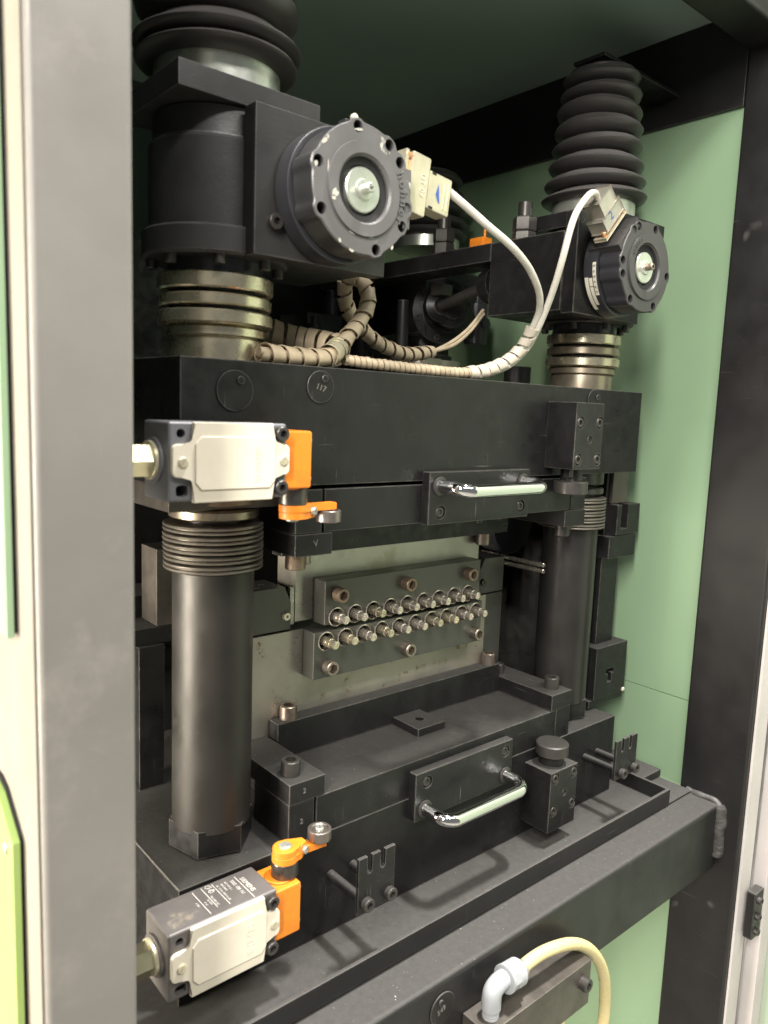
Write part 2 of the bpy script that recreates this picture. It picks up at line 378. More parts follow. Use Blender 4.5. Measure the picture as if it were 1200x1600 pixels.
# ================================================================== TRAY + BOLSTER
tr = thing('drip_tray', 'black steel tray with a raised lip running under the lower die on the frame tube', 'tray', (620, 560, -560))
part('tray_floor', MB().box(186, 1088, 522, 1180, -560.8, -557.5, .3), 'black2', tr)
part('tray_lip', MB().box(186, 1020, 520.5, 525, -557, -534, 1.0), 'black2', tr)
part('tray_lip', MB().box(1015.5, 1020, 525.4, 1180, -557, -534, 1.0), 'black2', tr, 'right end lip of the tray')
part('tray_ledge', MB().box(1021, 1090, 575, 1180, -557, -545, 1.0), 'black2', tr)
bo = thing('bolster_block', 'long thick black steel bolster standing in the tray beneath the lower die', 'steel block', (637, 600, -557))
part('bolster_body', MB().box(286, 986, 600, 1080, -556.8, -440, 1.0), 'black', bo)
part('edge_highlight', MB().box(286.2, 287.2, 601, 1079, -441.5, -439.6, 0), 'edge', bo)  # bright strip painting a highlight along the bolster's left top edge

# ================================================================== CROSSHEAD
ch = thing('crosshead_beam', 'wide black steel crosshead beam spanning between the two columns under the gearboxes', 'steel beam', (637, 660, -72))
part('beam_body', MB().box(286, 989, 600, 720, -74, 39, 1.0), 'black', ch)
part('lower_plate', MB().box(288, 402, 626, 716, -96, -74.3, .8), 'manifold', ch, 'brown plate under the left end of the beam')  # brown steel colour over the whole plate
def tag(x, z, r, dx, dz, txt, label, ang=-.3):
    t = thing('metal_tag', label, 'tag', (x, 600, z))
    part('tag_disc', MB().cyl((x, 599.8, z), YN, r, 1.4, 40, .3), 'black', t)
    part('rivet', MB().cyl((x+dx, 598.4, z+dz), YN, 3.8, 1.6, 16, .6), 'black', t)
    if txt: part('stamped_number', MB().text(txt, (x, 598.3, z-1), (cos(ang), 0, sin(ang)), (-sin(ang), 0, cos(ang)), 8, .4), 'edge', t)
tag(337, 12.5, 18, 5, 9, '', 'plain round black tag on the crosshead beam, left one of the pair')
tag(428.5, 20, 15.5, 4, 8, '117', 'round black tag stamped 117 on the crosshead beam, right one of the pair')
tag(872, 24, 14, 6, 4, '', 'half hidden round black tag behind the upper stop block on the crosshead beam')

# ================================================================== COLUMNS
def wob(amp, ph, R):
    return lambda t: R*(1+amp*sin(t*2+ph)+amp*.6*sin(t*3+ph*2.1))
def column(x, left):
    side = 'left' if left else 'right'
    lab = 'thick burnished brown grey guide column in front at the left, on a big hexagonal foot' if left else 'thick dark guide column at the right beside the green wall, on a hexagonal foot'
    t = thing('guide_column', lab, 'column', (x, 660, -440))
    A = (x, 660, 0)
    part('sleeve', MB().rings([(38, -415), (39, -414), (39, -158), (38, -157)], 64, Matrix.Translation(A)), 'sleeve' if left else 'sleeve2', t)
    hexr = lambda R: (lambda th_: R/cos(((th_+.262) % (pi/3))-pi/6))
    part('hex_foot', MB().rings([(34, -439.5), (hexr(35.5), -438), (hexr(36.5), -436.5), (hexr(36.5), -410), (36, -409)], 96, Matrix.Translation(A)), 'black', t)
    part('neck', MB().rings([(30, -157), (30, -96)], 32, Matrix.Translation(A)), 'blackscrew', t)
    part('steel_ring', MB().rings([(40.5, -93), (42, -92), (42, -76), (41.5, -75)], 48, Matrix.Translation(A)), 'rusty' if left else 'blackscrew', t)
    part('steel_ring', MB().rings([(40, -107), (42.5, -105.5), (42.5, -99), (40, -97)], 48, Matrix.Translation(A)), 'bearing2' if left else 'blackscrew', t)
    n = 5; p = 9.2
    for i in range(n):
        z = -111-i*p
        R = 48+random.uniform(-.5, .4)
        part('spring_washer', MB().rings([(34, z+.2), (R-2.5, z), (R-.4, z-1), (R, z-2.2), (R-.6, z-3.3), (R-3.2, z-3.9), (R-3.2, z-4.3), (R-.5, z-4.9), (R, z-6), (R-.5, z-7.2), (R-3, z-8.0), (34, z-8.0)], 56, Matrix.Translation((x+random.uniform(-.3, .3), 660, 0))), 'spring', t)
column(350, True); column(925, False)

# ================================================================== SCREW JACK GEARBOXES (left one and its mirror image)
def mx(x, left): return x if left else 1275-x
def box2(mb, x0, x1, left, *r, **k):
    a_, b_ = mx(x0, left), mx(x1, left); return mb.box(min(a_, b_), max(a_, b_), *r, **k)
def gearbox(left):
    x = mx(350, left); A = Matrix.Translation((x, 660, 0))
    t = thing('screw_jack_gearbox', 'large dark grey cast gearbox with rounded housing at the upper left, standing on steel rings' if left else 'black boxy gearbox at the upper right in front of the green wall', 'gearbox', (x, 660, 40))
    m = 'castblack' if left else 'black'
    part('housing', MB().rings([(58, 149), (60, 151), (60, 222), (57, 226), (56, 248)], 64, A), m, t)
    part('worm_case', box2(MB(), 352, 487, left, 600.5, 720, 131, 227, 1.5), m, t)
    part('base_flange', MB().rings([(63, 127), (66, 129), (66, 149), (64, 151)], 64, A), m, t)
    part('top_plate', box2(MB(), 284, 421 if left else 405, left, 600, 720, 249.5, 270, 1.0) if left else MB().box(854, 1012, 600, 720, 249.5, 270, 1.0), m, t)
    part('mount_plate', box2(MB(), 343, 487, left, 581, 600, 127, 248.5, 1.2), m, t)
    part('neck', MB().rings([(44, 112), (44, 127)], 48, A), 'encblack', t)
    for k in range(8):
        a_ = -pi/2+.35+k*pi/4
        screw((x+57*cos(a_), 660+57*sin(a_), 127), ZN, 5.2, 8, t)
    screw((mx(362, left), 581, 155.5), YN, 6.6, 6, t)
    st = 'bearing' if left else 'bearing2'
    # thrust bearing stack standing on the beam
    s = thing('thrust_bearing', 'stack of bright yellowish steel bearing rings between left gearbox and beam' if left else 'stack of brownish steel bearing rings between right gearbox and beam', 'bearing', (x, 660, 39))
    R = 52.5 if left else 51
    part('bearing_ring', MB().rings([(36, 100.5), (R-1.5, 100.6), (R, 102), (R, 113.3), (R-1.2, 114.5), (36, 114.6)], 64, A), 'bearing', s)
    part('bearing_ring', MB().rings([(36, 86.4), (R-2.5, 86.5), (R-1.2, 87.8), (R-1.2, 95.5), (R-2.5, 96.8), (36, 96.9)], 64, A), st, s)
    part('bearing_ring', MB().rings([(36, 69.9), (R-3, 70), (R, 72), (R, 81.3), (R-1, 82.6), (36, 82.7)], 64, A), 'bearing', s)
    part('bearing_core', MB().rings([(42, 64), (42, 112)], 48, A), 'void', s)
    part('bearing_seat', MB().rings([(42.5, 39.3), (42.5, 58), (41.5, 59.5), (44, 60), (45.5, 61.5), (45.5, 68), (43, 69.8)], 64, A), 'bearing' if left else 'bearing2', s)
    # encoder
    ex = mx(418, left); ez = 184
    lab = 'scuffed grey round rotary encoder facing front on left gearbox, silver hub, chipped paint' if left else 'satin black round rotary encoder on right gearbox, white label strip on its rim'
    e = thing('rotary_encoder', lab, 'encoder', (ex, 581, ez))
    fm = 'encgrey' if left else 'encblack2'
    lob = [math.radians(d) for d in ((100, 58, 38, -7, -27, -72, -152, 165) if left else (128, 115, 72, 178, 196, -5, -125, -62))]
    def Rf(base, add, wdt):
        def g(t):
            k = 0
            for L_ in lob:
                d_ = abs((t-L_+pi) % (2*pi)-pi); k = max(k, 1/(1+(d_/wdt)**6))
            return base+add*.7*k
        return g
    FR = frame((ex, 0, ez), YN)      # local z towards the camera; local x = ?
    # make local axes: a to the right (+X), b up (+Z)
    FR = Matrix((X1, Z1, YN)).transposed().to_4x4(); FR.translation = Vector((ex, 0, ez))
    def zz(y): return -y
    part('rear_body', MB().rings([(54, zz(580.6)), (57, zz(578)), (57, zz(560)), (55, zz(559))], 72, FR), 'encblack', e)
    cut = MB()
    for L_ in lob: cut.rings([(4.9, zz(548)), (4.9, zz(520))], 20, Matrix.Translation((ex+49.2*cos(L_), 0, ez+49.2*sin(L_))) @ Matrix((X1, Z1, YN)).transposed().to_4x4())
    cut.rings([(26.5, zz(536)), (26.5, zz(520))], 48, FR)
    cut2 = MB()
    for L_ in lob: cut2.rings([(4.9, zz(558.2)), (4.9, zz(520))], 20, Matrix.Translation((ex+49.2*cos(L_), 0, ez+49.2*sin(L_))) @ Matrix((X1, Z1, YN)).transposed().to_4x4())
    cut2.rings([(26.5, zz(536)), (26.5, zz(520))], 48, FR)
    part('front_housing', MB().rings([(50, zz(558.6)), (Rf(52.6, 4.2, .115), zz(557)), (Rf(52.6, 4.2, .115), zz(531.6))], 180, FR), 'encside' if left else 'encblack', e, cut=cut2)
    part('front_flange', MB().rings([(Rf(53, 4.2, .115), zz(531.4)), (Rf(53, 4.2, .115), zz(530)), (Rf(52, 4.2, .115), zz(529))], 180, FR), fm, e, cut=cut)
    for L_ in lob: part('hole_shade_disc', MB().cyl((ex+49.2*cos(L_), 557, ez+49.2*sin(L_)), YN, 4.6, 1, 12, 0), 'void', e)  # black disc at the hole bottom stands in for shade
    part('raised_ring', MB().rings([(38.5, zz(528.8)), (38, zz(526.8)), (28.5, zz(526.8)), (26.5, zz(529.5))], 72, FR, (False, False)), fm, e)
    part('seal_ring', MB().rings([(26.4, zz(535.8)), (26.4, zz(531.5)), (20.5, zz(533)), (19.5, zz(535.8))], 64, FR, (False, False)), 'void', e)
    part('hub_disc', MB().rings([(18.5, zz(535.7)), (18.5, zz(531)), (17.5, zz(530)), (9, zz(530)), (8, zz(528)), (4.5, zz(527.5))], 48, FR), 'silver', e)
    part('shaft', MB().rings([(4.2, zz(528)), (4.2, zz(520)), (3.4, zz(519)), (2, zz(519)), (2, zz(522))], 24, FR), 'silver' if left else 'screw', e)
    if left:
        mb = MB()
        for (cx_, cz_, w_, h_, an_, yy) in ((-32, -9, 3.6, 3.6, .2, 526.8), (-33, -13, 2.2, 2.4, .9, 526.8), (-23, -26, 3, 6.5, .6, 528.9), (-25.5, -22, 2, 3.5, .4, 526.9), (-37.6, 7, .9, 8, .05, 528.9), (-50, 10, 2.2, 2.6, 0, 528.9), (-42, 29, 1.5, 4, -.8, 528.9), (-39, 33, 1, 2, .3, 528.9), (-8, 46, 5, 1, .2, 528.9), (9, -37.7, 4, .8, .1, 528.9), (-24, -45, 1.5, 2.4, .3, 528.9), (-12, -51.4, 3.4, 1.1, -.3, 528.9), (33, -42, 2.4, 1.2, .8, 528.9), (-12, -37, 3.6, .6, -.3, 528.9)):
            P_ = []
            for k in range(11):
                t_ = 2*pi*k/11; rr_ = random.uniform(.65, 1.2); a1, b1 = w_*rr_*cos(t_), h_*rr_*sin(t_)
                P_.append((ex+cx_+a1*cos(an_)-b1*sin(an_), ez+cz_+a1*sin(an_)+b1*cos(an_)))
            mb.prism(list(reversed(P_)), (0, yy+.05, 0), X1, Z1, YN, .14, 0)
        part('paint_chips', mb, 'chip', e)
        mb = MB()
        for i, chh in enumerate('hohner'):
            an = radians(27-i*10.5); rr = 43.8
            mb.text(chh, (ex+rr*cos(an), 528.7, ez+rr*sin(an)), (sin(an), 0, -cos(an)), (cos(an), 0, sin(an)), 12, 1.2)
        part('embossed_name', mb, fm, e)
        part('port_block', MB().box(ex+47, ex+54.5, 531, 572, 161, 212, .8), fm, e)
        part('rim_clip', MB().box(ex-10, ex+2, 545, 556, ez+52, ez+59, 1.5), 'encblack', e)
        part('rim_screw', MB().cyl((ex-6, 540, ez+58), YN, 3.2, 4, 14), 'paper', e)
    else:
        mb = MB()
        for i, chh in enumerate('hohner'):
            an = radians(160-i*8); rr = 33
            mb.text(chh, (ex+rr*cos(an), 526.6, ez+rr*sin(an)), (-sin(an), 0, cos(an)), (cos(an)*-1, 0, -sin(an)), 6, .5)
        part('embossed_name', mb, fm, e)
        # port block turned to the upper left
        Mr = Matrix.Translation((ex, 0, ez)) @ Matrix.Rotation(radians(-138), 4, 'Y')
        part('port_block', MB().box(44, 55, 531, 572, -26, 26, .8, M=Mr), fm, e)
        # label strip wrapped on the rear body rim (three cells)
        def strip(a0, a1, y0, y1, rr=57.25):
            mb_ = MB(); prev = None
            for k in range(9):
                an = radians(a0+(a1-a0)*k/8)
                v1 = mb_.bm.verts.new((ex+rr*cos(an), y0, ez+rr*sin(an))); v2 = mb_.bm.verts.new((ex+rr*cos(an), y1, ez+rr*sin(an)))
                if prev: mb_.bm.faces.new((prev[0], prev[1], v2, v1))
                prev = (v1, v2)
            return mb_
        tg = part('type_label', strip(178, 218, 560.6, 565.4), 'paper', e, 'white name strip on the encoder rim')
        mb = MB()
        for i, chh in enumerate('hohner'):
            an = radians(182.5+i*6.2)
            mb.text(chh, (ex+57.6*cos(an), 563, ez+57.6*sin(an)), (-sin(an), 0, cos(an)), (0, -1, 0), 5.6, .2)
        part('printed_name', mb, 'ink', tg)
        part('type_label', strip(196, 206, 566.4, 571.0), 'paper', e); part('type_label', strip(207, 232, 566.4, 571.0), 'paper', e); part('type_label', strip(195, 240, 572, 577), 'paper', e)
    return t, e
gearbox(True); gearbox(False)

# ================================================================== BELLOWS
def bellows(x, y, convs, label, flange, tilt=.0, name='rubber_bellows', m='rubber'):
    t = thing(name, label, 'bellows', (x, y, convs[0][0]-14))
    mb = MB(); rs = []
    for i, (z, R, h) in enumerate(convs):
        ph = i*1.3
        rs += [(wob(.006, ph, R-17), z-h*.5), (wob(.008, ph, R-7), z-h*.36), (wob(.008, ph, R-1.5), z-h*.16), (wob(.01, ph, R), z), (wob(.008, ph, R-2), z+h*.16), (wob(.008, ph, R-8), z+h*.36)]
    rs.append((rs[-1][0], rs[-1][1]+2))
    mb.rings(rs, 72, Matrix.Translation((x, y, 0)))
    # gentle uneven tilt of the folds
    for v in mb.bm.verts:
        k = (v.co.z-convs[0][0])
        v.co.z += 2.2*sin(k*.045)*((v.co.x-x)/70)+tilt*(v.co.x-x)/70*sin(k*.09+1)
    part('pleated_boot', mb, m, t)
    z0, z1, R = flange
    part('clamp_band', MB().rings([(R-1.5, z0), (R, z0+.5), (R, z1-.5), (R-1.5, z1)], 64, Matrix.Translation((x, y, 0))), 'silver', t)
    return t
bellows(350, 660, [(298, 72, 15), (311, 74, 15), (343, 71, 34), (377, 73, 34), (411, 71, 34)], 'big black rubber bellows with wide folds at the top left above the gearbox', (270.3, 293, 55.5), 1.2)
rb_ = bellows(925, 660, [(297, 71.5, 17), (317, 68.5, 18), (339, 63.5, 21), (364, 60, 22), (386, 59, 21), (408, 57.5, 22), (431, 54.5, 22), (452, 51, 20)], 'tall black rubber bellows with eight folds at the upper right before the green wall', (270.3, 291, 56), 3.0)
part('top_neck', MB().rings([(17, 455), (17, 473)], 40, Matrix.Translation((925, 660, 0))), 'black', rb_)
part('hanger_plate', MB().box(900, 1090.5, 640, 690, 473, 478, 1), 'black', rb_)
# worm screw strap end on the right clamp
part('band_screw', MB().box(880, 905, 598, 606, 271, 283, 2), 'silver', rb_)

# ================================================================== STOP BLOCKS
def stop(upper):
    z0, z1 = (-63, 19) if upper else (-536, -454)
    t = thing('stop_block', 'black block with five socket screws on the right of the crosshead beam, button pointing down' if upper else 'black block with five socket screws low at the right, round button on top', 'stop block', (804, 578, z0))
    cut = MB()
    pts = [(785.8, z1-25 if upper else -464), (825.5, z1-25 if upper else -464), (785.8, z0+13 if upper else -507), (825.5, z0+13 if upper else -507)]
    zc = -26 if upper else -488
    if upper: pts = [(785.5, -5.5), (825.5, -5), (785.5, -50.5), (825.5, -50.5)]
    else: pts = [(785.8, -463.5), (825.5, -464.5), (785.8, -508), (825.5, -508)]
    for (x, z) in pts: cut.cyl((x, 553, z), Y1, 7.6, 7, 24, 0)
    cut.cyl((806.5, 553, zc), Y1, 4.6, 6, 20, 0)
    part('block_body', MB().box(776, 833, 556, 599.6, z0, z1, 1.0), 'black', t, cut=cut)
    for (x, z) in pts: screw((x, 560, z), YN, 6.2, 4.2, t)
    screw((806.5, 559, zc), YN, 3.6, 2.6, t, recess=.6)
    if upper:
        part('button_stem', MB().cyl((804, 578, -63), ZN, 13.5, 16, 36, .3), 'black', t)
        part('button_cap', MB().cyl((804, 578, -79), ZN, 21.5, 16, 48, 1.0), 'blackscrew', t)
        part('key', MB().box(784, 792, 566, 574, -73, -63.2, .5), 'black', t)
    else:
        part('button_stem', MB().cyl((804, 578, -454), Z1, 16, 12, 36, .3), 'black', t)
        part('button_cap', MB().cyl((804, 578, -441.8), Z1, 21.5, 16.5, 48, 1.6), 'blackscrew', t)
stop(True); stop(False)

# ================================================================== DIE SETS
def die(upper):
    s_ = -1 if upper else 1
    def Z(a_, b_):      # lower coordinates; mirrored for the upper set
        if not upper: return (a_, b_)
        return (-517.5-b_+ .0, -517.5-a_)
    def bx(mb, x0, x1, y0, y1, z0, z1, bev=.9):
        p_, q_ = Z(z0, z1); return mb.box(x0, x1, y0, y1, p_, q_, bev)
    lab = 'upper die set hanging under the crosshead beam, black plate with clamps and bolts' if upper else 'lower die set on the bolster, black dusty plate with clamps and bolts'
    t = thing('die_set', lab, 'die set', (637, 650, -74 if upper else -440))
    base = bx(MB(), 438, 837, 600.4, 800, -439.6, -397)
    part('die_plate', base, 'black', t)
    for k, (x0, x1) in enumerate(((404.5, 435.5), (839.5, 870.5))):
        part('clamp_foot', bx(MB(), x0, x1, 600.8, 668, -439.5, -396.8), 'black', t)
    up = -.6
    for x0, x1 in ((404, 448), (827, 871)):
        # clamp bar, running back along the column
        c_ = bx(MB(), x0, x1, 599.6, 735, -396.2, -374.5)
        part('clamp_bar', c_, 'black', t)
    st = MB(); z0, z1 = Z(-396, -355); st.box(450, 826, 694, 714, z0, z1, .9)
    part('retainer_strip', st, 'black', t)
    m2 = 'screw'
    def zs(z): return Z(z, z)[0]
    AX = ZN if upper else Z1
    for x in (419, 852):
        screw((x, 621, zs(-374.5)), AX, 10.2, 16, t, 'rusty' if (upper and x < 500) else 'blackscrew', 'clamp_bolt', recess=.52)
    for x in ((470, 812) if not upper else (440, 786)):
        screw((x, 704 if not upper else (640 if x < 500 else 704), zs(-355) if not upper else (-163 if x > 500 else -143)), AX, 10 if x > 500 or not upper else 9, 16, t, 'screw', 'clamp_bolt', recess=.58)
    if not upper:
        screw((840, 708, -374.4), Z1, 8, 13, t, 'blackscrew', 'clamp_bolt')
        cut = MB().cyl((646, 669, -395), Z1, 6, 20, 24, 0)
        part('boss_plate', MB().box(622, 668, 645, 694-1, -396.8, -386.5, .8), 'black', t, cut=cut)
    else:
        screw((686, 622, -119), ZN, 4, 12, t); screw((718, 622, -119), ZN, 6, 10, t)
    # engraved 2 marks on the left clamp
    mk = MB()
    if upper: mk.text('V', (428, 599.4, -131), (cos(.2), 0, .2), (-.2, 0, 1), 9, .3)
    else:
        mk.text('2', (422, 599.4, -385), X1, Z1, 8, .3).text('2', (420, 600.5, -418), X1, Z1, 8, .3)
    part('stamped_mark', mk, 'edge', t)
    # handle
    zz0, zz1 = (-121.5, -63.5) if upper else (-465, -407)
    hp = thing('pull_handle', 'polished chrome bow handle on its plate under the crosshead beam' if upper else 'polished chrome bow handle on its plate at the front of the lower die', 'handle', (652, 594, (zz0+zz1)/2))
    zb = -108 if upper else -420.5; zr = -79 if upper else -452
    cut = MB()
    for x in (587, 723): cut.cyl((x-1, 585, zb), Y1, 7.4, 7, 24, 0)
    part('handle_plate', MB().box(567.5, 735.5, 588.5, 600.2, zz0, zz1, 1.0), 'black', hp, cut=cut)
    for x in (587, 723): screw((x-1, 591.6, zb), YN, 6.0, 2.2, hp)
    pts = []; y0, y1, rad = 588, 553, 17; zbar = zr-3
    xa, xb = 583, 723
    P = [(xa, y0, zr)]
    for k in range(9):
        q_ = k/8*pi/2; P.append((xa+rad-rad*cos(q_), y1+rad-rad*sin(q_), zr-3*k/8))
    for k in range(1, 8): P.append((xa+rad+(xb-xa-2*rad)*k/8, y1, zbar))
    for k in range(9):
        q_ = k/8*pi/2; P.append((xb-rad+rad*sin(q_), y1+rad-rad*cos(q_), zbar+3*k/8))
    P.append((xb, y0, zr))
    part('grip', MB().tube(P, 7.6, 32), 'chrome', hp)
    for x in (xa, xb): part('grip_collar', MB().rings([(10.6, 0), (10.4, 1.5), (9.4, 2.2), (7.7, 2.4)], 32, frame((x, 588.4, zr), YN)), 'blackscrew', hp)
die(True); die(False)

# ================================================================== TOOL: steel plates, pin blocks
tl = thing('lower_tool_plate', 'wide worn greenish steel plate standing behind the lower pin block, rust spots along its foot', 'tool plate', (637, 715, -396))
part('plate_body', MB().box(427, 812, 715, 760, -396, -256, .8), 'ground2', tl)
part('plate_end_shaded', MB().box(813, 848, 716, 765, -396, -256, .8), 'blocksteel', tl)  # darker steel paints the shade on this end of the plate
tu = thing('upper_tool_plate', 'pale steel plate with stepped left side hanging behind the upper pin block', 'tool plate', (637, 715, -165))
part('plate_body', MB().prism([(716, -141), (716, -246), (721, -246), (724, -228), (754, -210), (754, -141)], (484, 0, 0), Y1, Z1, X1, 308, .6), 'ground', tu)
part('shim', MB().box(477.5, 483.6, 717, 721, -249, -205, .3), 'ground', tu)
def pinblock(upper):
    x0, x1, z0, z1 = (509, 771, -249, -196.5) if upper else (495, 778, -312, -255.5)
    n = 9 if upper else 10; zp = -240.5 if upper else -267.5
    lab = 'upper dark steel holder with a row of nine protruding pins' if upper else 'lower dark steel holder with a row of ten protruding pins'
    t = thing('pin_block', lab, 'pin block', ((x0+x1)/2, 703, z0))
    cut = MB(); first = 525.5 if upper else 511.5; pitch = (747-525.5)/8 if upper else (764-511.5)/9
    xs = [first+pitch*i for i in range(n)]
    for x in xs: cut.cyl((x, 688, zp), Y1, 11.6, 17, 28, 0)
    part('block_body', MB().box(x0, x1, 692, 714.5, z0, z1, 1.0), 'blocksteel', t, cut=cut)
    for x in xs:
        h = part('bushing', MB().rings([(11.4, 0), (11.4, -16), (10.3, -16.6), (10.3, -2), (10.2, 0)], 28, frame((x, 707, zp), Y1), (False, False)), 'pin', t)
        part('bushing_shade_disc', MB().cyl((x, 706, zp), YN, 10.2, 1, 24, 0), 'void', h)  # black disc painting the dark inside of the bushing
        R = random.uniform
        part('pin', MB().rings([(5.9, 0), (5.9, 25), (5.0, 25.6), (4.9, 33.6), (4.0, 34.2), (2.6, 34.2), (2.3, 33.4), (1.0, 33.4), (.8, 34.3)], 24, frame((x, 705.5, zp), (R(-.012, .012), -1, R(-.012, .012)))), random.choice(['pin', 'pin', 'pin', 'bearing']), t)
    zb = -213.5 if upper else -298.5
    for i, x in enumerate((527, 634, 746) if upper else (515, 637.5, 764)):
        o = screw((x, 692, zb), YN, 8.7, 12, t, 'rusty' if upper else 'screw', 'socket_screw', recess=.58)
pinblock(True); pinblock(False)
def guide(left):
    x0, x1 = (398, 478) if left else (797, 847)
    t = thing('wedge_guide', 'dark chamfered guide block left of the pins, just behind the column' if left else 'dark chamfered guide block at the right end of the pin rows', 'guide block', ((x0+x1)/2, 740, -255))
    P = [(x0, -253.5), (x1, -253.5), (x1, -222), (x1-9, -203), (x0, -203)] if left else [(x0, -253.5), (x1, -253.5), (x1, -203), (x0+9, -203), (x0, -218)]
    part('guide_body', MB().prism(list(reversed(P)), (0, 760, 0), X1, Z1, YN, 45, .8), 'blocksteel', t)
    screw((471 if left else 803, 715, -237), YN, 5, 3.5, t, 'pin' if left else 'blackscrew', recess=.3)
    if left:
        for i in range(3): screw((440+i*13, 728+(i%2)*12, -203), Z1, 3.4, .8, t, 'blackscrew')
guide(True); guide(False)
rd = thing('guide_rods', 'two thin bright steel rods lying side by side behind the right column', 'rods', (880, 710, -217))
part('rod', MB().cyl((880, 668, -212), Y1, 3.3, 120, 20), 'pin', rd); part('rod', MB().cyl((880, 668, -221), Y1, 3.3, 120, 20), 'pin', rd)
part('rod_carrier', MB().box(850, 900, 788, 830, -330, -190, 1), 'black', rd)

# ================================================================== FORK BRACKETS
def fork(left):
    xs = (458, 488) if left else (913, 943)
    x0, x1 = (447.5, 495) if left else (897, 949); z0, z1 = (-500, -440.5) if left else (-493, -436.5); zr = -490 if left else -485
    t = thing('fork_bracket', 'black slotted fork plate on two rods in front of the bolster, near the orange switch' if left else 'black slotted fork plate on two rods at the right end of the bolster', 'bracket', (xs[0], 570, z0))
    w_ = x1-x0; h_ = z1-z0; P = [(0, 0), (w_, 0), (w_, h_)]
    for sx in (.66, .30):
        c0 = w_*sx; P += [(c0+3.2, h_), (c0+3.2, h_-16)]+[(c0+3.2*cos(q_*pi/6), h_-16-3.2*sin(q_*pi/6)) for q_ in range(1, 6)]+[(c0-3.2, h_-16), (c0-3.2, h_)]
    P.append((0, h_))
    part('fork_plate', MB().prism(P, (x0, 543, z0), X1, Z1, YN, 3.6, .5), 'black', t)
    for x in xs:
        part('rod', MB().cyl((x, 599.5, zr), YN, 5.2, 56, 24, .3), 'black', t)
        screw((x, 539, zr), YN, 7.0, 6.5, t)
fork(True); fork(False)

